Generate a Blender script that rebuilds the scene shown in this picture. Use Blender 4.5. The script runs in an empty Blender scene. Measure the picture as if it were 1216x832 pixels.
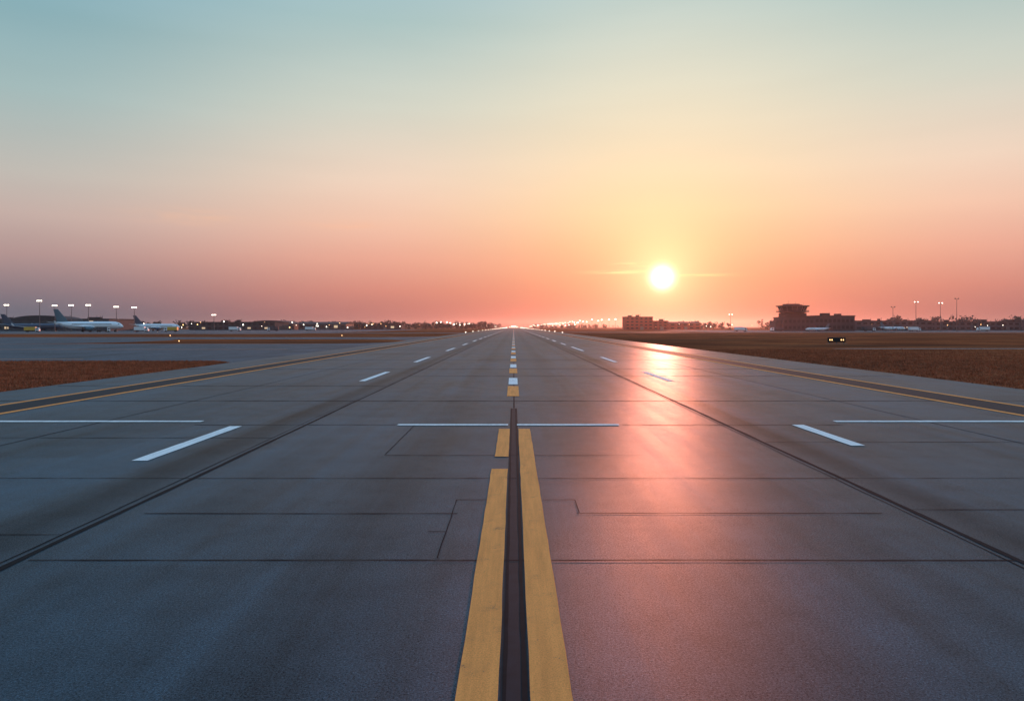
import bpy, bmesh, math, random
from mathutils import Vector, Matrix
R = random.Random(7)
scene = bpy.context.scene
scene.view_settings.view_transform = 'Standard'
scene.view_settings.look = 'None'
scene.view_settings.exposure = 0

SUN_AZ = math.radians(11.8)     # to the right of the runway heading (+Y)
SUN_EL = math.radians(3.9)
SUN_DIR = Vector((math.sin(SUN_AZ)*math.cos(SUN_EL), math.cos(SUN_AZ)*math.cos(SUN_EL), math.sin(SUN_EL)))

def lin(c):
    def f(v):
        v /= 255.0
        return v/12.92 if v <= 0.04045 else ((v+0.055)/1.055)**2.4
    return (f(c[0]), f(c[1]), f(c[2]), 1.0)

# ------------------------------------------------------------------ node helper
class NT:
    def __init__(s, tree):
        s.t = tree; s.n = tree.nodes; s.l = tree.links
    def new(s, typ, **kw):
        nd = s.n.new(typ)
        for k, v in kw.items(): setattr(nd, k, v)
        return nd
    def put(s, sock, v):
        if isinstance(v, bpy.types.NodeSocket): s.l.new(v, sock)
        else: sock.default_value = v
    def math(s, op, a, b=None, c=None, clamp=False):
        nd = s.new('ShaderNodeMath', operation=op); nd.use_clamp = clamp
        s.put(nd.inputs[0], a)
        if b is not None: s.put(nd.inputs[1], b)
        if c is not None: s.put(nd.inputs[2], c)
        return nd.outputs[0]
    def vmath(s, op, a, b=None, out=0):
        nd = s.new('ShaderNodeVectorMath', operation=op)
        s.put(nd.inputs[0], a)
        if b is not None: s.put(nd.inputs[1], b)
        return nd.outputs[out]
    def mix(s, f, a, b, blend='MIX'):
        nd = s.new('ShaderNodeMix', data_type='RGBA', blend_type=blend)
        s.put(nd.inputs[0], f); s.put(nd.inputs[6], a); s.put(nd.inputs[7], b)
        return nd.outputs[2]
    def maprange(s, v, a, b, c=0.0, d=1.0, smooth=True):
        nd = s.new('ShaderNodeMapRange'); nd.clamp = True
        if smooth: nd.interpolation_type = 'SMOOTHSTEP'
        s.put(nd.inputs[0], v); s.put(nd.inputs[1], a); s.put(nd.inputs[2], b); s.put(nd.inputs[3], c); s.put(nd.inputs[4], d)
        return nd.outputs[0]
    def noise(s, vec, scale, detail=3, rough=0.5):
        nd = s.new('ShaderNodeTexNoise'); s.put(nd.inputs['Vector'], vec)
        nd.inputs['Scale'].default_value = scale; nd.inputs['Detail'].default_value = detail
        nd.inputs['Roughness'].default_value = rough
        return nd.outputs[0]
    def ramp(s, f, stops):
        nd = s.new('ShaderNodeValToRGB'); e = nd.color_ramp.elements
        while len(e) < len(stops): e.new(0.5)
        for i, (p, c) in enumerate(stops):
            e[i].position = p
            e[i].color = c
        s.put(nd.inputs[0], f)
        return nd.outputs[0]

# ------------------------------------------------------------------ world / sky
def build_world():
    w = bpy.data.worlds.new("World"); scene.world = w; w.use_nodes = True
    T = NT(w.node_tree); T.n.clear()
    out = T.new('ShaderNodeOutputWorld'); bg = T.new('ShaderNodeBackground')
    T.l.new(bg.outputs[0], out.inputs[0])
    tc = T.new('ShaderNodeTexCoord')
    d = T.vmath('NORMALIZE', tc.outputs['Generated'])
    sep = T.new('ShaderNodeSeparateXYZ'); T.l.new(d, sep.inputs[0])
    x, y, z = sep.outputs
    az = T.math('ARCTAN2', x, y)
    el = T.math('ARCSINE', z)
    rel = T.math('SUBTRACT', az, SUN_AZ)
    rela = T.math('ABSOLUTE', rel)
    e = T.math('MULTIPLY', z, 1/0.9, clamp=True)
    def st(lst): return [(p/0.9, lin(c)) for p, c in lst]
    zen = [(0.62, (140, 190, 230)), (0.9, (126, 180, 232))]
    near = T.ramp(e, st([(0.0, (202, 92, 75)), (0.021, (228, 121, 93)), (0.067, (246, 160, 116)), (0.113, (251, 190, 140)), (0.158, (252, 212, 164)), (0.213, (250, 222, 184)), (0.317, (229, 223, 201)), (0.41, (196, 210, 203))] + zen))
    mid = T.ramp(e, st([(0.0, (162, 102, 99)), (0.02, (184, 115, 108)), (0.05, (214, 138, 122)), (0.095, (236, 170, 148)), (0.145, (244, 197, 172)), (0.2, (241, 213, 191)), (0.29, (212, 213, 199)), (0.39, (172, 197, 196))] + zen))
    far = T.ramp(e, st([(0.0, (80, 95, 114)), (0.015, (98, 104, 119)), (0.04, (136, 120, 128)), (0.085, (180, 149, 146)), (0.131, (198, 175, 167)), (0.18, (192, 187, 179)), (0.267, (164, 187, 187)), (0.349, (138, 175, 183))] + zen))
    f1 = T.maprange(rela, 0.0, math.radians(24), smooth=True)
    f2 = T.maprange(rela, math.radians(20), math.radians(48), smooth=True)
    c = T.mix(f1, near, mid)
    c = T.mix(f2, c, far)
    mp = T.new('ShaderNodeCombineXYZ')
    T.put(mp.inputs[0], T.math('MULTIPLY', az, 2.2)); T.put(mp.inputs[1], T.math('MULTIPLY', el, 16.0))
    n = T.noise(mp.outputs[0], 1.3, 3, 0.5)
    nv = T.maprange(n, 0.3, 0.7, 0.985, 1.015, smooth=False)
    sc = T.new('ShaderNodeVectorMath', operation='SCALE'); T.put(sc.inputs[0], c); T.put(sc.inputs[3], nv)
    c = sc.outputs[0]
    # thin wisps of cloud
    mp2 = T.new('ShaderNodeCombineXYZ')
    T.put(mp2.inputs[0], T.math('MULTIPLY', az, 14.0)); T.put(mp2.inputs[1], T.math('MULTIPLY', el, 150.0))
    wn = T.maprange(T.noise(mp2.outputs[0], 1.0, 5, 0.6), 0.36, 0.64)
    def wisp(azd, eld, wa, we, amt, col):
        nonlocal c
        da = T.math('DIVIDE', T.math('SUBTRACT', az, math.radians(azd)), math.radians(wa))
        de = T.math('DIVIDE', T.math('SUBTRACT', el, math.radians(eld)), math.radians(we))
        r2 = T.math('ADD', T.math('MULTIPLY', da, da), T.math('MULTIPLY', de, de))
        m = T.math('MULTIPLY', T.math('EXPONENT', T.math('MULTIPLY', r2, -1.0)), T.math('MULTIPLY', wn, amt), clamp=True)
        c = T.mix(m, c, lin(col))
    wisp(8.4, 4.35, 2.1, 0.16, 1.0, (255, 214, 150))
    wisp(14.6, 4.0, 2.4, 0.12, 0.8, (255, 205, 140))
    wisp(9.6, 4.95, 1.3, 0.16, 0.8, (255, 220, 160))
    wisp(-24.5, 8.0, 3.2, 0.5, 0.6, (238, 190, 160))
    wisp(-13.0, 7.9, 3.0, 0.3, 0.5, (250, 190, 155))
    # sun disc and aureole
    dt = T.vmath('DOT_PRODUCT', d, tuple(SUN_DIR), out=1)
    ang = T.math('ARCCOSINE', T.math('MINIMUM', dt, 0.9999999))
    angd = T.math('MULTIPLY', ang, 180/math.pi)
    def addglow(sig, amt, col, p=1.0):
        nonlocal c
        q = T.math('POWER', T.math('DIVIDE', angd, sig), p)
        g = T.math('MULTIPLY', T.math('EXPONENT', T.math('MULTIPLY', q, -1.0)), amt)
        s2 = T.new('ShaderNodeVectorMath', operation='SCALE'); s2.inputs[0].default_value = col[:3]; T.put(s2.inputs[3], g)
        c = T.vmath('ADD', c, s2.outputs[0])
    addglow(6.5, 0.30, (1.0, 0.60, 0.25))
    addglow(2.2, 0.9, (1.0, 0.70, 0.34), 1.0)
    addglow(0.74, 2.6, (1.0, 0.93, 0.78), 2.2)
    below = T.maprange(z, -0.02, 0.0)
    c = T.mix(below, (0.12, 0.10, 0.10, 1), c)
    sky = T.new('ShaderNodeTexSky', sky_type='NISHITA')
    sky.sun_disc = False; sky.sun_elevation = SUN_EL; sky.sun_rotation = SUN_AZ
    sky.dust_density = 1.0; sky.ozone_density = 2.0
    s3 = T.new('ShaderNodeVectorMath', operation='SCALE'); T.l.new(sky.outputs[0], s3.inputs[0])
    T.put(s3.inputs[3], T.maprange(z, 0.4, 0.75, 0.0, 0.10))
    c = T.vmath('ADD', c, s3.outputs[0])
    T.put(bg.inputs[0], c); bg.inputs[1].default_value = 1.0
    w.cycles.sampling_method = 'MANUAL'; w.cycles.sample_map_resolution = 512
build_world()

# ------------------------------------------------------------------ materials
def newmat(name):
    m = bpy.data.materials.new(name); m.use_nodes = True
    T = NT(m.node_tree)
    return m, T, T.n['Principled BSDF']

def simple(name, col, rough=0.6, metal=0.0, var=0.12, scale=1.5, emit=None, es=0):
    m, T, b = newmat(name)
    g = T.new('ShaderNodeNewGeometry')
    n = T.noise(g.outputs['Position'], scale, 4, 0.6)
    v = T.maprange(n, 0.3, 0.7, 1-var, 1+var, smooth=False)
    s = T.new('ShaderNodeVectorMath', operation='SCALE'); s.inputs[0].default_value = col[:3]; T.put(s.inputs[3], v)
    T.put(b.inputs['Base Color'], s.outputs[0])
    b.inputs['Roughness'].default_value = rough; b.inputs['Metallic'].default_value = metal
    if emit:
        b.inputs['Emission Color'].default_value = (*emit, 1); b.inputs['Emission Strength'].default_value = es
        m.cycles.emission_sampling = 'NONE'
    return m

def asphalt(name, base=(0.0140, 0.036, 0.052), bands=True, rough=0.50, spec=0.20):
    m, T, b = newmat(name)
    g = T.new('ShaderNodeNewGeometry'); P = g.outputs['Position']
    sp = T.new('ShaderNodeSeparateXYZ'); T.l.new(P, sp.inputs[0]); X, Y, Z = sp.outputs
    def sc(v): return T.vmath('MULTIPLY', P, v)
    grain = T.noise(P, 46, 4, 0.85)
    spk = T.noise(P, 120, 2, 0.6)
    streak = T.noise(sc((1.6, 0.035, 1)), 1.0, 5, 0.6)
    big = T.noise(sc((0.25, 0.12, 1)), 1.0, 4, 0.55)
    stain = T.noise(P, 0.9, 7, 0.7)
    v = T.math('MULTIPLY', T.maprange(grain, 0.36, 0.64, 0.25, 1.8, False), T.maprange(streak, 0.3, 0.7, 0.66, 1.3, False))
    v = T.math('MULTIPLY', v, T.maprange(big, 0.3, 0.7, 0.7, 1.3, False))
    v = T.math('MULTIPLY', v, T.maprange(stain, 0.3, 0.7, 0.78, 1.2, False))
    v = T.math('MULTIPLY', v, T.maprange(spk, 0.60, 0.68, 1.0, 3.2))
    fl = T.vmath('FLOOR', T.vmath('MULTIPLY', T.vmath('ADD', P, (3.2, -1.6, 0.0)), (1/6.4, 1/7.3, 0.0)))
    wn = T.new('ShaderNodeTexWhiteNoise', noise_dimensions='3D'); T.l.new(fl, wn.inputs[0])
    v = T.math('MULTIPLY', v, T.maprange(wn.outputs[0], 0, 1, 0.88, 1.12, False))
    if bands:
        wob = T.math('MULTIPLY', T.math('SUBTRACT', streak, 0.5), 1.2)
        xa = T.math('ADD', T.math('ABSOLUTE', X), wob)
        def band(c, w, amt):
            nonlocal v
            q = T.math('DIVIDE', T.math('SUBTRACT', xa, c), w)
            gg = T.math('EXPONENT', T.math('MULTIPLY', T.math('MULTIPLY', q, q), -1.0))
            v = T.math('MULTIPLY', v, T.math('SUBTRACT', 1.0, T.math('MULTIPLY', gg, amt)))
        band(7.1, 0.6, 0.55); band(2.2, 0.7, 0.25); band(18.4, 0.8, 0.45); band(11.5, 0.5, 0.2); band(5.0, .35, .15)
    s = T.new('ShaderNodeVectorMath', operation='SCALE'); s.inputs[0].default_value = base; T.put(s.inputs[3], v)
    T.put(b.inputs['Base Color'], s.outputs[0])
    r = T.math('ADD', T.math('ADD', rough-0.12, T.math('MULTIPLY', big, 0.12)), T.math('MULTIPLY', streak, 0.14))
    T.put(b.inputs['Roughness'], r)
    T.put(b.inputs['Specular IOR Level'], T.math('MULTIPLY', T.math('MINIMUM', v, 1.3), spec))
    bp = T.new('ShaderNodeBump'); bp.inputs['Strength'].default_value = 0.5; bp.inputs['Distance'].default_value = 0.007
    T.put(bp.inputs['Height'], T.math('ADD', grain, T.math('MULTIPLY', spk, 0.5)))
    T.l.new(bp.outputs[0], b.inputs['Normal'])
    return m

def paint(name, col, wear=0.45):
    m, T, b = newmat(name)
    g = T.new('ShaderNodeNewGeometry'); P = g.outputs['Position']
    n1 = T.noise(P, 60, 4, 0.85); n2 = T.noise(P, 3.0, 5, 0.7)
    n3 = T.noise(T.vmath('MULTIPLY', P, (9, 0.6, 1)), 1.0, 4, 0.6)
    w = T.math('ADD', T.math('MULTIPLY', n1, 0.6), T.math('MULTIPLY', n2, 0.4))
    msk = T.maprange(w, wear+0.115, wear+0.19)
    tone = T.maprange(n3, 0.3, 0.7, 0.84, 1.10, False)
    tone = T.math('MULTIPLY', tone, T.maprange(n1, 0.34, 0.66, 0.70, 1.2, False))
    s = T.new('ShaderNodeVectorMath', operation='SCALE'); s.inputs[0].default_value = col; T.put(s.inputs[3], tone)
    c = T.mix(msk, s.outputs[0], (0.06, 0.055, 0.055, 1))
    T.put(b.inputs['Base Color'], c); b.inputs['Roughness'].default_value = 0.8
    b.inputs['Specular IOR Level'].default_value = 0.2
    bp = T.new('ShaderNodeBump'); bp.inputs['Strength'].default_value = 0.6; bp.inputs['Distance'].default_value = 0.008
    T.put(bp.inputs['Height'], n1); T.l.new(bp.outputs[0], b.inputs['Normal'])
    return m

def grassmat(name):
    m, T, b = newmat(name)
    g = T.new('ShaderNodeNewGeometry'); P = g.outputs['Position']
    a = T.noise(T.vmath('MULTIPLY', P, (0.05, 0.12, 1)), 1.0, 6, 0.65)
    f = T.noise(P, 2.2, 6, 0.75)
    k = T.noise(T.vmath('MULTIPLY', P, (0.012, 0.05, 1)), 1.0, 3, 0.5)
    c = T.ramp(T.maprange(a, 0.3, 0.7), [(0, (0.16, 0.046, 0.023, 1)), (0.5, (0.32, 0.09, 0.038, 1)), (1, (0.46, 0.135, 0.052, 1))])
    c = T.mix(T.math('MULTIPLY', T.maprange(f, 0.4, 0.75), 0.8), c, (0.085, 0.028, 0.016, 1))
    c = T.mix(T.math('MULTIPLY', T.maprange(k, 0.49, 0.64), 0.55), c, (0.09, 0.045, 0.03, 1))
    T.put(b.inputs['Base Color'], c); b.inputs['Roughness'].default_value = 1.0
    b.inputs['Specular IOR Level'].default_value = 0.0
    bp = T.new('ShaderNodeBump'); bp.inputs['Strength'].default_value = 1.0; bp.inputs['Distance'].default_value = 0.16
    T.put(bp.inputs['Height'], f); T.l.new(bp.outputs[0], b.inputs['Normal'])
    return m

M_asph = asphalt('asphalt_runway')
M_taxi = asphalt('asphalt_taxiway', base=(0.028, 0.045, 0.060), bands=False, rough=.7, spec=.3)
M_apron = asphalt('concrete_apron', base=(0.06, 0.07, 0.08), bands=False, rough=.8, spec=.3)
M_yel = paint('yellow_paint', (0.98, 0.335, 0.08))
M_whi = paint('white_paint', (0.88, 0.86, 0.82))
M_tar = simple('tar_joint', (0.005, 0.006, 0.008), 0.85, var=0.4, scale=6)
M_tar2 = simple('sealed_strip', (0.008, 0.013, 0.019), 0.7, var=0.3, scale=5)
for m_ in (M_tar, M_tar2): m_.node_tree.nodes['Principled BSDF'].inputs['Specular IOR Level'].default_value = 0.15
M_grass = grassmat('dry_grass')
M_blade = simple('dry_grass_blades', (0.34, 0.096, 0.04), 0.95, var=0.5, scale=0.8)
M_leaf = simple('foliage', (0.040, 0.045, 0.040), 0.9, var=0.5, scale=0.35)
M_bark = simple('bark', (0.05, 0.04, 0.03), 0.9)
M_white = simple('white_aircraft_paint', (0.78, 0.80, 0.82), 0.3, var=0.04)
M_dkblue = simple('dark_blue_paint', (0.03, 0.06, 0.10), 0.35, var=0.1)
M_teal = simple('teal_paint', (0.05, 0.13, 0.17), 0.35, var=0.1)
M_glass = simple('dark_glass', (0.02, 0.025, 0.03), 0.12, var=0.1)
M_metal = simple('galvanised_steel', (0.12, 0.13, 0.14), 0.5, 0.6)
M_dark = simple('dark_rubber', (0.02, 0.02, 0.02), 0.8)
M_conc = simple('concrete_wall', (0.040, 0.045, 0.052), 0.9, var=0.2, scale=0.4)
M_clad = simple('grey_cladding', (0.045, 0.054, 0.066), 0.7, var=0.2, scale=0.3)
M_hazered = simple('haze_red_wall', (0.20, 0.035, 0.028), 0.85, var=0.25, scale=0.6)  # red of the sunlit haze painted into the wall colour, not brick
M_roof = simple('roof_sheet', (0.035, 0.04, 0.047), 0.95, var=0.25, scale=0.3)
M_lampw = simple('lamp_lens_white', (0.8, 0.8, 0.8), emit=(1.0, 0.88, 0.70), es=10)
M_lampo = simple('lamp_lens_amber', (0.8, 0.5, 0.3), emit=(1.0, 0.50, 0.18), es=5)
M_winlit = simple('lit_window', (0.5, 0.4, 0.3), emit=(1.0, 0.66, 0.36), es=0.6, var=0.3)
M_yelv = simple('vehicle_yellow', (0.6, 0.35, 0.05), 0.4)

# ------------------------------------------------------------------ mesh helpers
def link(o):
    scene.collection.objects.link(o); return o
def empty(name, loc=(0, 0, 0), rz=0.0, s=1.0):
    o = bpy.data.objects.new(name, None); link(o); o.location = loc; o.rotation_euler = (0, 0, rz); o.scale = (s, s, s); o.empty_display_size = 1
    return o
class MB:
    """collect geometry then emit one mesh object"""
    def __init__(s): s.v = []; s.f = []
    def quad(s, a, b, c, d):
        i = len(s.v); s.v += [a, b, c, d]; s.f.append((i, i+1, i+2, i+3))
    def poly(s, pts):
        i = len(s.v); s.v += pts; s.f.append(tuple(range(i, i+len(pts))))
    def rect(s, x0, x1, y0, y1, z):
        s.quad((x0, y0, z), (x1, y0, z), (x1, y1, z), (x0, y1, z))
    def box(s, x0, x1, y0, y1, z0, z1):
        i = len(s.v)
        s.v += [(x0, y0, z0), (x1, y0, z0), (x1, y1, z0), (x0, y1, z0), (x0, y0, z1), (x1, y0, z1), (x1, y1, z1), (x0, y1, z1)]
        for f in ((0, 3, 2, 1), (4, 5, 6, 7), (0, 1, 5, 4), (1, 2, 6, 5), (2, 3, 7, 6), (3, 0, 4, 7)):
            s.f.append(tuple(i+k for k in f))
    def tube(s, rings, n=16, cap=True):
        i0 = len(s.v)
        for c, ra, rb, A, B in rings:
            for k in range(n):
                t = 2*math.pi*k/n
                p = Vector(c)+Vector(A)*ra*math.cos(t)+Vector(B)*rb*math.sin(t)
                s.v.append(tuple(p))
        for r in range(len(rings)-1):
            for k in range(n):
                a = i0+r*n+k; b = i0+r*n+(k+1) % n
                s.f.append((a, b, b+n, a+n))
        if cap:
            s.f.append(tuple(i0+k for k in reversed(range(n))))
            s.f.append(tuple(i0+(len(rings)-1)*n+k for k in range(n)))
    def cyl(s, p0, p1, r0, r1=None, n=10):
        if r1 is None: r1 = r0
        p0 = Vector(p0); p1 = Vector(p1); d = (p1-p0).normalized()
        A = d.orthogonal().normalized(); B = d.cross(A)
        s.tube([(p0, r0, r0, A, B), (p1, r1, r1, A, B)], n)
    def obj(s, name, mat, parent=None, smooth=False, bevel=0):
        me = bpy.data.meshes.new(name); me.from_pydata(s.v, [], s.f); me.update()
        me.materials.append(mat)
        if smooth:
            for p in me.polygons: p.use_smooth = True
        o = bpy.data.objects.new(name, me); link(o)
        if parent: o.parent = parent
        if bevel:
            md = o.modifiers.new('bevel', 'BEVEL'); md.width = bevel; md.segments = 2; md.limit_method = 'ANGLE'
        return o

# ------------------------------------------------------------------ ground
g = MB()
xs = [-12000, -3000, -800, -200, -60, 0, 60, 200, 800, 3000, 12000]
ys = [-3000, -400, -60, 0, 60, 150, 300, 600, 1200, 2400, 5000, 9000, 16000]
for i in range(len(xs)-1):
    for j in range(len(ys)-1):
        g.rect(xs[i], xs[i+1], ys[j], ys[j+1], 0.0)
g.obj('ground', M_grass)

# ------------------------------------------------------------------ runway
runway = empty('runway')
def wavy_strip(mb, p0, p1, w, z, seg=1.0, jit=0.01, wj=0.25):
    p0 = Vector(p0); p1 = Vector(p1); L = (p1-p0).length; n = max(2, min(400, int(L/seg)))
    d = (p1-p0).normalized(); nrm = Vector((-d.y, d.x)); off = 0; prev = None
    for i in range(n+1):
        c = p0+d*L*i/n
        off = off*0.8+R.uniform(-jit, jit)
        ww = w*(1+R.uniform(-wj, wj))/2
        a = c+nrm*(off+ww); b = c+nrm*(off-ww)
        a = (a.x, a.y, z); b = (b.x, b.y, z)
        if prev: mb.quad(prev[1], b, a, prev[0])
        prev = (a, b)

pv = MB()
yy = [-60, 0, 20, 60, 150, 400, 1000, 2600]
for a, b in zip(yy[:-1], yy[1:]):
    pv.rect(-23.5, 24.3, a, b, 0.02)
pv.obj('pavement', M_asph, runway)
Z1, Z2 = 0.026, 0.032
tj = MB()
wavy_strip(tj, (-6.32, -20), (-6.32, 120), 0.095, Z1, 0.8, 0.008)
wavy_strip(tj, (-6.32, 120), (-6.32, 900), 0.13, Z1, 6, 0.01)
wavy_strip(tj, (6.45, -20), (6.45, 120), 0.095, Z1, 0.8, 0.008)
wavy_strip(tj, (6.45, 120), (6.45, 900), 0.13, Z1, 6, 0.01)
wavy_strip(tj, (6.30, -20), (6.30, 120), 0.022, Z1, 0.8, 0.012)
wavy_strip(tj, (-6.48, -20), (-6.48, 120), 0.022, Z1, 0.8, 0.012)
wavy_strip(tj, (-12.9, -20), (-12.9, 160), 0.04, Z1, 0.8, 0.012)
wavy_strip(tj, (13.0, -20), (13.0, 160), 0.04, Z1, 0.8, 0.012)
wavy_strip(tj, (-0.075, -20), (-0.075, 26), 0.035, Z1, 0.3, 0.003)
wavy_strip(tj, (0.085, -20), (0.085, 26), 0.045, Z1, 0.3, 0.003)
wavy_strip(tj, (0.01, 26), (0.01, 60), 0.05, Z1, 0.5, 0.004)
for (y, xa, xb, w) in [(9.08, -6.2, 6.4, 0.026), (11.35, -5.9, -0.9, 0.028), (11.38, 1.0, 5.9, 0.028), (14.0, -23, 23, 0.028),
                     (16.5, -3, 3, 0.03), (21.62, -9.7, -3.6, 0.06), (21.62, 3.3, 10.0, 0.06), (28.6, -23, 23, 0.09), (35.9, -23, -6.5, 0.10), (43, -6.2, 23, 0.12), (50.2, -23, 23, 0.13),
                     (18.4, 6.5, 23, 0.035), (19.1, -23, -6.5, 0.035), (11.6, 6.5, 23, 0.025), (10.2, -23, -6.5, 0.02)]:
    wavy_strip(tj, (xa, y), (xb, y), w, Z1+0.001, 0.35, 0.006, 0.45)
for k in range(20):
    y = 64+k*14.6
    wavy_strip(tj, (-23, y), (23, y), 0.16+0.004*k, Z1+0.001, 1.5, 0.01, 0.4)
wavy_strip(tj, (-0.98, 9.15), (-0.98, 12.25), 0.014, Z1+0.002, 0.3, 0.006)
wavy_strip(tj, (-0.98, 12.25), (-0.45, 12.25), 0.022, Z1+0.002, 0.3, 0.006)
wavy_strip(tj, (-1.25, 10.35), (-0.99, 10.35), 0.02, Z1+0.002, 0.1, 0.004)
wavy_strip(tj, (1.05, 11.4), (1.05, 12.25), 0.014, Z1+0.002, 0.3, 0.006)
wavy_strip(tj, (0.5, 12.25), (1.05, 12.25), 0.022, Z1+0.002, 0.3, 0.006)
wavy_strip(tj, (-3.0, 16.6), (-3.0, 21.4), 0.02, Z1+0.002, 0.3, 0.01)
tj.obj('pavement_joints', M_tar, runway)
sb = MB()
sb.rect(-19.25, -17.85, -60, 2500, Z1); sb.rect(17.35, 18.8, -60, 2500, Z1)
sb.rect(-0.115, 0.125, -20, 26, 0.023)
sb.obj('sealed_band', M_tar2, runway)

yl = MB(); wl = MB()
def mark(mb, x0, x1, y0, y1, z=Z2, seg=0.5, j=0.006):
    n = max(1, min(60, int((y1-y0)/seg))); prev = None
    for i in range(n+1):
        y = y0+(y1-y0)*i/n
        a = (x0+R.uniform(-j, j), y, z); b = (x1+R.uniform(-j, j), y, z)
        if prev: mb.quad(prev[0], prev[1], b, a)
        prev = (a, b)
mark(yl, -0.465, -0.125, -20, 14.9)
mark(yl, 0.135, 0.475, -20, 20.75)
mark(yl, -0.43, -0.115, 16.3, 20.75)
yq = 30.5
for k in range(60):
    if k % 2 == 0: mark(yl, -0.29, 0.23, yq, yq+5.2, seg=3); yq += 6.3
    else: mark(wl, -0.27, 0.21, yq, yq+4.6, seg=3); yq += 8.6+k*0.25
for xx, w in ((-19.5, 0.26), (-17.6, 0.28), (17.1, 0.28), (19.05, 0.26)):
    mark(yl, xx-w/2, xx+w/2, -60, 120, seg=3, j=0.01); mark(yl, xx-w/2, xx+w/2, 120, 2400, seg=40, j=0.01)
for y0, y1 in ((15.8, 21.3), (39, 47), (60, 70), (88, 100), (116, 128)):
    mark(wl, -8.50, -8.14, y0, y1)
for y0, y1 in ((17.8, 21.6), (39, 47), (60, 70), (88, 106), (118, 130)):
    mark(wl, 8.45, 8.80, y0, y1)
for k in range(30):
    y0 = 146+k*28
    mark(wl, -8.55, -8.1, y0, y0+13, seg=5); mark(wl, 8.4, 8.85, y0, y0+13, seg=5)
mark(wl, -8.50, -8.14, -12, -5); mark(wl, 8.45, 8.80, -12, -5)
def cross(x0, x1, y0, y1, z=Z2+0.001):
    n = max(2, int((x1-x0)/0.5)); prev = None
    for i in range(n+1):
        x = x0+(x1-x0)*i/n
        a = (x, y0+R.uniform(-.02, .02), z); b = (x, y1+R.uniform(-.02, .02), z)
        if prev: wl.quad(prev[0], a, b, prev[1])
        prev = (a, b)
cross(-3.52, -0.17, 21.47, 21.76); cross(0.10, 3.2, 21.47, 21.76)
cross(-17.2, -9.8, 22.24, 22.54); cross(10.1, 16.8, 22.24, 22.54)
yl.obj('yellow_markings', M_yel, runway)
wl.obj('white_markings', M_whi, runway)

# ------------------------------------------------------------------ taxiways / aprons (left and right)
def sheet(name, pts, z, mat):
    mb = MB(); mb.poly([(x, y, z) for x, y in pts]); return mb.obj(name, mat)
tw = [(-700, 62.5), (-26.5, 62.5)] + [(-25, 61.8), (-24.0, 59.5), (-23.5, 55)] + [(-23.5, 142), (-24.6, 136), (-27, 131), (-31, 127.5), (-38, 126)] + [(-700, 126)]
sheet('taxiway', tw, 0.012, M_taxi)
sheet('taxiway', [(-700, 172), (-40, 172), (-30, 168), (-23.5, 158), (-23.5, 222), (-30, 212), (-40, 206), (-700, 206)], 0.012, M_taxi)
sheet('taxiway', [(-230, 126.0), (-92, 126.0), (-80, 130), (-76, 140), (-76, 158), (-80, 168), (-92, 172), (-230, 172)], 0.013, M_taxi)
sheet('apron', [(-1100, 300), (-110, 300), (-95, 310), (-95, 760), (-1100, 760)], 0.012, M_apron)
sheet('taxiway', [(-95, 330), (-23.5, 330), (-23.5, 362), (-95, 362)], 0.012, M_taxi)
sheet('service_road', [(48, 96), (700, 96), (700, 99.5), (48, 99.5), (44, 98.5), (44, 97)], 0.012, M_asph)
sheet('taxiway', [(24.3, 380), (700, 330), (700, 352), (24.3, 410)], 0.012, M_taxi)
sheet('apron', [(120, 410), (1100, 380), (1100, 640), (120, 640)], 0.013, M_apron)
tl = MB()
tl.rect(-690, -30, 94, 94.35, 0.022); tl.rect(-690, -30, 189, 189.4, 0.022); tl.rect(-690, -40, 66, 66.25, 0.022)
tl.rect(-690, -40, 122, 122.3, 0.022); tl.rect(-1000, -110, 352, 353, 0.022)
tl.obj('taxiway_marking', M_yel)

# ------------------------------------------------------------------ grass blades (one mass)
gb = MB()
def tuft(x, y, h):
    for k in range(3):
        a = R.uniform(0, math.pi); w = R.uniform(0.02, 0.05); dx = math.cos(a)*w; dy = math.sin(a)*w
        lx = R.uniform(-.06, .06); ly = R.uniform(-.06, .06); ox = R.uniform(-.08, .08); oy = R.uniform(-.08, .08)
        i = len(gb.v)
        gb.v += [(x+ox-dx, y+oy-dy, 0), (x+ox+dx, y+oy+dy, 0), (x+ox+lx, y+oy+ly, h*R.uniform(.6, 1.2))]
        gb.f.append((i, i+1, i+2))
def edge_ok(x, y):
    if x < 0: return x < -23.7 and y < 62.2-max(0, 3-(-23.5-x))
    return x > 24.4 and not (95.8 < y < 99.7)
for k in range(22000):
    y = 24+38*R.random(); x = -23.6-abs(R.gauss(0, 14))
    if edge_ok(x, y): tuft(x, y, R.uniform(0.05, 0.16))
for k in range(30000):
    y = 24+70*R.random()**1.2; x = 24.4+abs(R.gauss(0, 18))
    if edge_ok(x, y): tuft(x, y, R.uniform(0.05, 0.16))
gb.obj('grass', M_blade)

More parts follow.
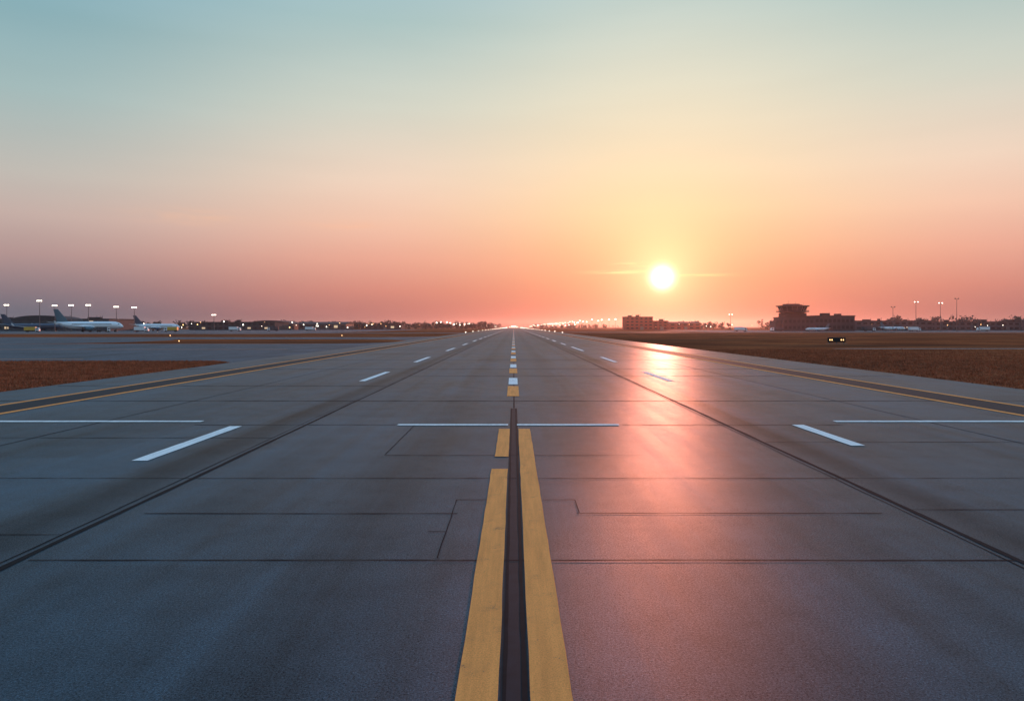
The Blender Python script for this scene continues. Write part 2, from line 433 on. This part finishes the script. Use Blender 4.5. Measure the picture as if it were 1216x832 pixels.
# ------------------------------------------------------------------ aircraft
def airliner(name, loc, rz, s=1.0, tail=M_teal, belly=M_white):
    P = empty(name, loc, rz, s)
    b = MB(); Yv, Zv = (0, 1, 0), (0, 0, 1)
    secs = [(20, 2.95, .06), (19.8, 3.0, .4), (19.3, 3.1, .8), (18.4, 3.3, 1.25), (17.2, 3.48, 1.65), (15.5, 3.6, 1.95), (13.5, 3.65, 2.05), (0, 3.65, 2.05), (-7.5, 3.65, 2.05), (-11, 3.85, 1.8), (-14.5, 4.25, 1.3), (-17.5, 4.7, .8), (-19.6, 5.0, .4), (-20.2, 5.1, .12)]
    b.tube([((x, 0, z), r, r*1.03, Yv, Zv) for x, z, r in secs], 24); b.obj('fuselage', belly, P, True)
    w = MB()
    def surf(r0, r1, t0, t1, th0, th1):
        def sec(le, te, th):
            le = Vector(le); te = Vector(te); d = te-le; up = Vector((0, 0, 1)) if abs(t0[2]-r0[2]) < abs(t0[1]-r0[1]) else Vector((0, 1, 0))
            return [tuple(le), tuple(le+d*.15+up*th*.8), tuple(le+d*.4+up*th), tuple(te), tuple(le+d*.4-up*th), tuple(le+d*.15-up*th*.8)]
        a = sec(r0, r1, th0); c = sec(t0, t1, th1); i = len(w.v); w.v += a+c
        for k in range(6): w.f.append((i+k, i+(k+1) % 6, i+6+(k+1) % 6, i+6+k))
        w.f.append(tuple(i+k for k in range(6))); w.f.append(tuple(i+6+k for k in reversed(range(6))))
    for sg in (1, -1):
        surf((5.5, 1.2*sg, 2.5), (-3, 1.2*sg, 2.5), (0, 8*sg, 3.1), (-3.6, 8*sg, 3.1), .45, .25)
        surf((0, 8*sg, 3.1), (-3.6, 8*sg, 3.1), (-5, 17*sg, 4.1), (-6.6, 17*sg, 4.1), .25, .1)
        surf((-5, 17*sg, 4.1), (-6.6, 17*sg, 4.1), (-6.4, 17.5*sg, 6.0), (-7.2, 17.5*sg, 6.0), .1, .05)
        surf((-14.3, .6*sg, 4.7), (-17.8, .6*sg, 4.8), (-18, 6.6*sg, 5.4), (-19.6, 6.6*sg, 5.4), .18, .08)
    w.obj('wings', M_white, P)
    w = MB(); surf((-11.3, 0, 5.2), (-18.4, 0, 5.1), (-17.9, 0, 12.6), (-20.6, 0, 12.6), .26, .1)
    w.obj('tail_fin', tail, P)
    e = MB()
    for sg in (1, -1):
        c = 6.0*sg
        e.tube([((6.6, c, 1.75), .95, .95, Yv, Zv), ((6.3, c, 1.75), 1.1, 1.1, Yv, Zv), ((4.5, c, 1.75), 1.12, 1.12, Yv, Zv), ((2.4, c, 1.85), .75, .75, Yv, Zv)], 18)
        e.box(1.5, 5.3, c-.15, c+.15, 2.4, 3.0)
    e.obj('engines', tail, P, True)
    wn = MB()
    for k in range(44):
        x = 14.2-k*.52
        for sg in (1, -1): wn.box(x-.13, x+.13, 1.99*sg-.06, 1.99*sg+.06, 4.1, 4.5)
    for sg in (1, -1): wn.box(17.4, 18.3, 1.05*sg-.14, 1.05*sg+.14, 4.05, 4.55)
    wn.obj('windows', M_glass, P)
    gr = MB()
    for x, yl_ in ((15.4, (0,)), (-1.2, (-3.1, 3.1))):
        for c in yl_:
            gr.cyl((x, c, .5), (x, c, 2.4), .14)
            for o in (-.35, .35): gr.cyl((x, c+o-.18, .55), (x, c+o+.18, .55), .55, n=16)
    gr.obj('landing_gear', M_dark, P)
    return P
airliner('airliner', (-254, 425, 0), math.radians(-4), 1.08)
airliner('airliner', (-261, 520, 0), math.radians(-6), 0.9, tail=M_dkblue)
airliner('airliner', (-318, 470, 0), math.radians(14), 0.9, tail=M_dkblue, belly=M_dkblue)
airliner('airliner', (205, 480, 0), math.radians(184), 0.42)
airliner('airliner', (288, 540, 0), math.radians(8), 0.52)

# ------------------------------------------------------------------ floodlight masts
def mast(loc, h, lit=M_lampw, n=4, s=1.0):
    P = empty('floodlight_mast', loc)
    a = MB(); a.cyl((0, 0, 0), (0, 0, h), .28*s, .13*s, 12); a.box(-1.5*s, 1.5*s, -.1, .1, h-.12, h+.08); a.box(-.5, .5, -.5, .5, 0, .5)
    a.obj('pole', M_metal, P)
    hd = MB(); l = MB()
    for k in range(n):
        x = (-1.3+2.6*k/(n-1))*s
        hd.box(x-.34*s, x+.34*s, -.32, .25, h+.1, h+.75*s)
        l.box(x-.28*s, x+.28*s, -.37, -.33, h+.16, h+.69*s)
    hd.obj('lamp_heads', M_metal, P); l.obj('lamp_lenses', lit, P)
for x, d, h in ((-300, 450, 19.0), (-300, 465, 16.5), (-286, 460, 16.5), (-272, 455, 16.5), (-257, 460, 15.5), (-248, 465, 15.2), (-335, 470, 17), (-236, 560, 12)):
    mast((x, d, 0), h)
for x, d, h, lt in ((272, 510, 17, M_glass), (297, 525, 21, M_lampw), (312, 520, 20, M_lampw), (319, 512, 23, M_glass), (183, 600, 13, M_lampw), (380, 520, 20, M_glass)):
    mast((x, d, 0), h, lt, 2, 0.9)

def lamp_row(name, x, y0, y1, step, h, r=0.45, mat=M_lampw, dx=0.0):
    P = empty(name); a = MB(); l = MB(); y = y0
    while y < y1:
        xx = x+R.uniform(-2, 2)+dx*(y-y0)
        hh = h*R.uniform(.85, 1.1)
        a.cyl((xx, y, 0), (xx, y, hh), .12, .08, 6); a.box(xx-.9, xx+.9, y-.1, y+.1, hh, hh+.12)
        q = r*(0.7+y/2500)
        l.tube([((xx, y, hh-.35-q), q*.5, q*.5, (1, 0, 0), (0, 1, 0)), ((xx, y, hh-.2-q*.5), q, q, (1, 0, 0), (0, 1, 0)), ((xx, y, hh-.1), q*.6, q*.6, (1, 0, 0), (0, 1, 0))], 8)
        y += step*R.uniform(.8, 1.2)
    a.obj('poles', M_metal, P); l.obj('lamps', mat, P)
lamp_row('perimeter_road_lamps', -78, 720, 3200, 48, 8.5, .6)
lamp_row('perimeter_road_lamps', -66, 800, 3200, 90, 5.5, .5)
lamp_row('perimeter_road_lamps', 86, 600, 3200, 42, 10.5, .5)
lamp_row('perimeter_road_lamps', 70, 800, 3200, 100, 6.0, .45)
lamp_row('perimeter_road_lamps', -140, 700, 1600, 55, 7.0, .38, M_lampo)
lamp_row('perimeter_road_lamps', -190, 640, 1200, 60, 6.0, .36, M_lampw)

P = empty('airfield_lights'); st = MB(); le = MB(); lo = MB()
def stake(x, y, mb, h=.45, r=.1):
    st.cyl((x, y, 0), (x, y, h), .05, .04, 6)
    mb.tube([((x, y, h), r*.9, r*.9, (1, 0, 0), (0, 1, 0)), ((x, y, h+r*1.3), r, r, (1, 0, 0), (0, 1, 0)), ((x, y, h+r*2.2), r*.4, r*.4, (1, 0, 0), (0, 1, 0))], 8)
for k in range(36):
    y = 330+k*60
    stake(-22.3, y, le, .4, .09+y*.00010); stake(22.6, y, le, .4, .09+y*.00010)
for k in range(14):
    stake(-60-k*44, 127.5, lo, .4, .07); stake(-50-k*50, 207, lo, .4, .10)
for k in range(7): stake(-15+k*5, 2600, le, 1.0, .8)
for k in range(5): stake(-8+k*4, 2700, le, 5, .9)
for k in range(50): stake(-100-k*6.6+R.uniform(-4, 4), R.uniform(540, 700), R.choice((le, lo)), R.uniform(2, 7), R.uniform(.15, .42))
for k in range(34): stake(120+k*10+R.uniform(-4, 4), R.uniform(530, 590), R.choice((le, lo)), R.uniform(1.5, 5), R.uniform(.10, .24))
st.obj('stakes', M_metal, P); le.obj('white_lamps', M_lampw, P); lo.obj('amber_lamps', M_lampo, P)

# ------------------------------------------------------------------ guidance sign
P = empty('runway_guidance_sign', (57.2, 126, 0), math.radians(-8))
a = MB(); a.box(-1.5, 1.5, -.14, .14, .28, 1.12)
a.obj('cabinet', M_dark, P, bevel=.03)
a = MB()
for x0, x1 in ((-1.4, -.55), (-.45, .4), (.5, 1.4)): a.box(x0, x1, -.165, -.145, .4, 1.0)
a.obj('panels', M_glass, P)
a = MB()
for x in (-1.15, -.8, .75, 1.1): a.box(x-.06, x+.06, -.18, -.167, .6, .8)
a.obj('legend', M_lampo, P)
a = MB()
for x in (-1.2, 0, 1.2): a.box(x-.06, x+.06, -.05, .05, 0, .28)
a.box(-1.7, 1.7, -.4, .4, 0, .06); a.obj('legs', M_metal, P)

# ------------------------------------------------------------------ buildings
def building(name, x0, x1, y0, y1, h, wall, floors=2, lit=0.25, bay=4.0, roof='flat', units=3, pitch=2.0):
    P = empty(name, ((x0+x1)/2, (y0+y1)/2, 0)); W = (x1-x0)/2; D = (y1-y0)/2
    b = MB(); b.box(-W, W, -D, D, 0, h); b.obj('walls', wall, P)
    r = MB()
    if roof == 'flat':
        r.box(-W-.3, W+.3, -D-.3, D+.3, h+.003, h+.5)
        for k in range(units):
            cx = R.uniform(-W*.8, W*.8); w = R.uniform(1, 2.8); hh = R.uniform(.8, 2.0)
            r.box(cx-w, cx+w, -w*.6, w*.6, h+.5, h+.5+hh)
            r.cyl((cx+w+1, 0, h+.5), (cx+w+1, 0, h+1.6+hh), .12, .12, 6)
    elif roof == 'arch':
        n = 14; i = len(r.v)
        for s_ in (-1, 1):
            for k in range(n+1):
                t = math.pi*k/n
                r.v.append((-(W+.4)*math.cos(t), s_*(D+.4), h+.003+pitch*math.sin(t)))
        for k in range(n): r.f.append((i+k, i+k+1, i+n+2+k, i+n+1+k))
        r.f.append(tuple(range(i, i+n+1))); r.f.append(tuple(range(i+n+1, i+2*n+2)))
    else:
        i = len(r.v); W2 = W+.5; D2 = D+.5; z = h+.003
        r.v += [(-W2, -D2, z), (W2, -D2, z), (W2, D2, z), (-W2, D2, z), (-W2, 0, z+pitch), (W2, 0, z+pitch)]
        for f in ((0, 1, 5, 4), (2, 3, 4, 5), (1, 2, 5), (3, 0, 4), (3, 2, 1, 0)): r.f.append(tuple(i+k for k in f))
    r.obj('roof', M_roof, P)
    wd = MB(); wl_ = MB(); n = int(2*W/bay); fh = h/floors
    for f in range(floors):
        for k in range(n):
            cx = -W+(k+.5)*2*W/n
            tgt = wl_ if R.random() < lit*.35 else wd
            tgt.box(cx-bay*.3, cx+bay*.3, -D-.08, -D-.02, f*fh+fh*.35, f*fh+fh*.75)
    wd.obj('windows', M_glass, P)
    if wl_.f: wl_.obj('lit_windows', M_winlit, P)
    d = MB(); d.box(W*.2-1.6, W*.2+1.6, -D-.14, -D-.085, .0, min(3.2, h*.5)); d.obj('door', M_metal, P)
    return P
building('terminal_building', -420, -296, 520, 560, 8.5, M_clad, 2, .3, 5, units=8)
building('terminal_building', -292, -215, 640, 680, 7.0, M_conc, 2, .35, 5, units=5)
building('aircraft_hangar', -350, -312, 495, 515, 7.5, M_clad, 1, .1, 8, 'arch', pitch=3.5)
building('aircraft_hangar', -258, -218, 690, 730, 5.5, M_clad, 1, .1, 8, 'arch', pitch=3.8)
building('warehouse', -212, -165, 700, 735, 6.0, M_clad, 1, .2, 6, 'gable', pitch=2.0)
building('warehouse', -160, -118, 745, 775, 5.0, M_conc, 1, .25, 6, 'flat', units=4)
building('office_building', 110, 137, 700, 720, 12.6, M_hazered, 4, .0, 4, units=3)  # walls take the haze-tinted red as base colour
building('office_building', 137.8, 152, 702, 720, 8.6, M_hazered, 3, .0, 4, units=1)
building('warehouse', 160, 200, 760, 790, 7.0, M_hazered, 2, .0, 6, 'gable', pitch=1.5)
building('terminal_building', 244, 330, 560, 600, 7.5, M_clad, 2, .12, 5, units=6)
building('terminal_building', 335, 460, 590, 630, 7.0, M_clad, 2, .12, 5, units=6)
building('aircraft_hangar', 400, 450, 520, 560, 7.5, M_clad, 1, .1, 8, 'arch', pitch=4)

# control tower complex: boxy stepped block with an octagonal glazed cab
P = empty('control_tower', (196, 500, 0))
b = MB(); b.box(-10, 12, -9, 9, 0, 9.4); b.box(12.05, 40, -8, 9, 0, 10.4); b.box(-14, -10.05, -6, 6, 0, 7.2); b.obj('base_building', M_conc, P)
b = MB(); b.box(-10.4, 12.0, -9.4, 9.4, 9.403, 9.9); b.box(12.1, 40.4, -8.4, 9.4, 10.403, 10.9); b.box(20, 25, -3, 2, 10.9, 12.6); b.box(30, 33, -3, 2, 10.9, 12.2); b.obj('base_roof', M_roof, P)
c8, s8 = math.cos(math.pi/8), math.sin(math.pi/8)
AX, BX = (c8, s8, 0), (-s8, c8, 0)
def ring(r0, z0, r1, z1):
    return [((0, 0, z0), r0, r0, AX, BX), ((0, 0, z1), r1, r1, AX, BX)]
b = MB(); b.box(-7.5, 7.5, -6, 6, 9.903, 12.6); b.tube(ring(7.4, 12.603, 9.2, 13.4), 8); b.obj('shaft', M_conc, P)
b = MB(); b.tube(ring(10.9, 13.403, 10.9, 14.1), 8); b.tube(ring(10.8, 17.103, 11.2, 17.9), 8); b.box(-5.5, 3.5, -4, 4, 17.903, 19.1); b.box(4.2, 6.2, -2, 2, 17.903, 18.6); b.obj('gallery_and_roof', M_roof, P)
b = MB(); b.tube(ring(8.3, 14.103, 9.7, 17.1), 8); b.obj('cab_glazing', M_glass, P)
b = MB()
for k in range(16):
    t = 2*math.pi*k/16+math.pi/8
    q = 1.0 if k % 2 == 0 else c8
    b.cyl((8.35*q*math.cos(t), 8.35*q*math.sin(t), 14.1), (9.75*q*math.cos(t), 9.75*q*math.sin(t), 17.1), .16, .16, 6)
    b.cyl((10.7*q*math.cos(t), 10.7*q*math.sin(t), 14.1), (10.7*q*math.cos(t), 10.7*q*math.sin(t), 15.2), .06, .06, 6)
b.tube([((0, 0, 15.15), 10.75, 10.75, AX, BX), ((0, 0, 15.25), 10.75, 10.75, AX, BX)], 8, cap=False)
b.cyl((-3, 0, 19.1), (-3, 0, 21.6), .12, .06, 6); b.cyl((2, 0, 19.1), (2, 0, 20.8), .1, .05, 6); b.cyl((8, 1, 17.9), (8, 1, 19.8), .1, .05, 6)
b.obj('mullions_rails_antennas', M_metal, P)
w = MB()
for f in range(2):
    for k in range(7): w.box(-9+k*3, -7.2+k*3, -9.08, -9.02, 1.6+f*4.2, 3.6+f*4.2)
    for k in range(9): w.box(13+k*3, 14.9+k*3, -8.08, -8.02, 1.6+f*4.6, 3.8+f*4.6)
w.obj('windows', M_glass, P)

# ------------------------------------------------------------------ service vehicles
def truck(loc, rz, mat, L=8.0, s=1.0):
    P = empty('service_truck', loc, rz, s)
    b = MB(); b.box(-L/2, L/2-2.1, -1.15, 1.15, .95, 3.0); b.obj('box_body', mat, P, bevel=.06)
    b = MB(); i = 0; c = L/2
    pr = [(c-2.0, .6), (c, .6), (c, 1.5), (c-.5, 2.45), (c-2.0, 2.5)]
    b.v += [(x, -1.05, z) for x, z in pr]+[(x, 1.05, z) for x, z in pr]
    for k in range(5): b.f.append((k, (k+1) % 5, 5+(k+1) % 5, 5+k))
    b.f.append((4, 3, 2, 1, 0)); b.f.append((5, 6, 7, 8, 9)); b.obj('cab', M_white, P, bevel=.05)
    b = MB(); b.box(c-1.6, c-.55, -1.09, -1.055, 1.5, 2.2); b.box(c-1.6, c-.55, 1.055, 1.09, 1.5, 2.2); b.obj('windows', M_glass, P)
    b = MB(); b.box(-L/2, c-.3, -.5, .5, .55, .9)
    for x in (-L/2+1.4, c-1.1):
        for y in (-.95, .95): b.cyl((x, y-.16, .48), (x, y+.16, .48), .48, n=14)
    b.obj('chassis_and_wheels', M_dark, P)
for x, y, r, m in ((-225, 430, .1, M_white), (-212, 440, 3.2, M_yelv), (-283, 418, .2, M_yelv), (-196, 500, 0, M_white), (-176, 520, 3.1, M_clad), (-160, 560, .1, M_white), (-238, 412, 1.2, M_clad),
                   (150, 470, 0, M_white), (172, 465, 3.1, M_clad), (265, 470, .2, M_white), (330, 500, 3.0, M_white), (240, 480, 0, M_clad)):
    truck((x, y, 0), r, m)

# ------------------------------------------------------------------ trees : one mass per band
def treeline(name, spans, dens):
    P = empty(name); lf = MB(); tr = MB()
    for x0, x1, y0, y1, h, step in spans:
        x = x0
        while x < x1:
            y = R.uniform(y0, y1); H = h*R.uniform(.6, 1.08); cr = H*R.uniform(.34, .5)
            tr.cyl((x, y, 0), (x+R.uniform(-.3, .3), y, H*.6), .22, .1, 6)
            for q in range(3):
                t = R.uniform(0, 6.28); tr.cyl((x, y, H*.35), (x+math.cos(t)*cr*.7, y+math.sin(t)*cr*.7, H*.7), .1, .04, 5)
            cl = [(x+R.uniform(-.6, .6)*cr, y+R.uniform(-.6, .6)*cr, H*R.uniform(.2, .82), cr*R.uniform(.35, .65)) for _ in range(8)]
            for k in range(dens):
                cx, cy, cz, r = R.choice(cl)
                v = Vector((R.gauss(0, 1), R.gauss(0, 1), R.gauss(0, .8))); v = v.normalized()*r*R.random()**.4
                c = Vector((cx, cy, cz))+v
                if c.z < .3: c.z = .3
                s_ = R.uniform(.3, .75)*h/9
                a = Vector((R.gauss(0, 1), R.gauss(0, 1), R.gauss(0, 1))).normalized()*s_; bb = a.orthogonal().normalized()*s_
                lf.quad(tuple(c-a), tuple(c+bb), tuple(c+a), tuple(c-bb))
            x += step*R.uniform(.6, 1.4)
    lf.obj('foliage', M_leaf, P); tr.obj('trunks', M_bark, P)
treeline('distant_trees', [(-520, -130, 800, 860, 11.0, 3.2), (-240, -30, 900, 980, 11.0, 2.2), (-150, -28, 1300, 1500, 11, 4), (-900, -520, 800, 860, 14, 9)], 120)
treeline('distant_trees', [(35, 150, 1100, 1250, 9, 3.5), (150, 245, 800, 850, 11, 3.0), (250, 340, 680, 720, 10.0, 3.5), (345, 480, 650, 700, 14, 4), (480, 800, 650, 700, 14, 9)], 120)
treeline('distant_trees', [(-700, 700, 3000, 3200, 13, 14)], 40)

# ------------------------------------------------------------------ real air: low ground haze
mh = bpy.data.materials.new('ground_haze'); mh.use_nodes = True
T = NT(mh.node_tree); T.n.clear()
o_ = T.new('ShaderNodeOutputMaterial'); vs = T.new('ShaderNodeVolumeScatter')
vs.inputs['Color'].default_value = (1.0, 0.82, 0.80, 1); vs.inputs['Density'].default_value = 0.00012; vs.inputs['Anisotropy'].default_value = 0.78
T.l.new(vs.outputs[0], o_.inputs['Volume'])
hz = MB(); hz.box(-2500, 2500, 150, 5000, 0.1, 45); hz.obj('ground_haze', mh)

# ------------------------------------------------------------------ sun and camera
sl = bpy.data.lights.new('sun', 'SUN'); sl.energy = 1.5; sl.angle = math.radians(0.6); sl.color = (1.0, 0.30, 0.19)
so = bpy.data.objects.new('sun', sl); link(so)
so.rotation_euler = (-SUN_DIR).to_track_quat('-Z', 'Y').to_euler()

cam = bpy.data.cameras.new('camera'); co = bpy.data.objects.new('camera', cam); link(co)
co.location = (0, 0, 3.0); co.rotation_euler = (math.radians(90), 0, 0)
cam.sensor_width = 36; cam.lens = 25.0; cam.shift_y = -28/1216; cam.shift_x = -2/1216
cam.clip_start = 0.1; cam.clip_end = 30000
scene.camera = co
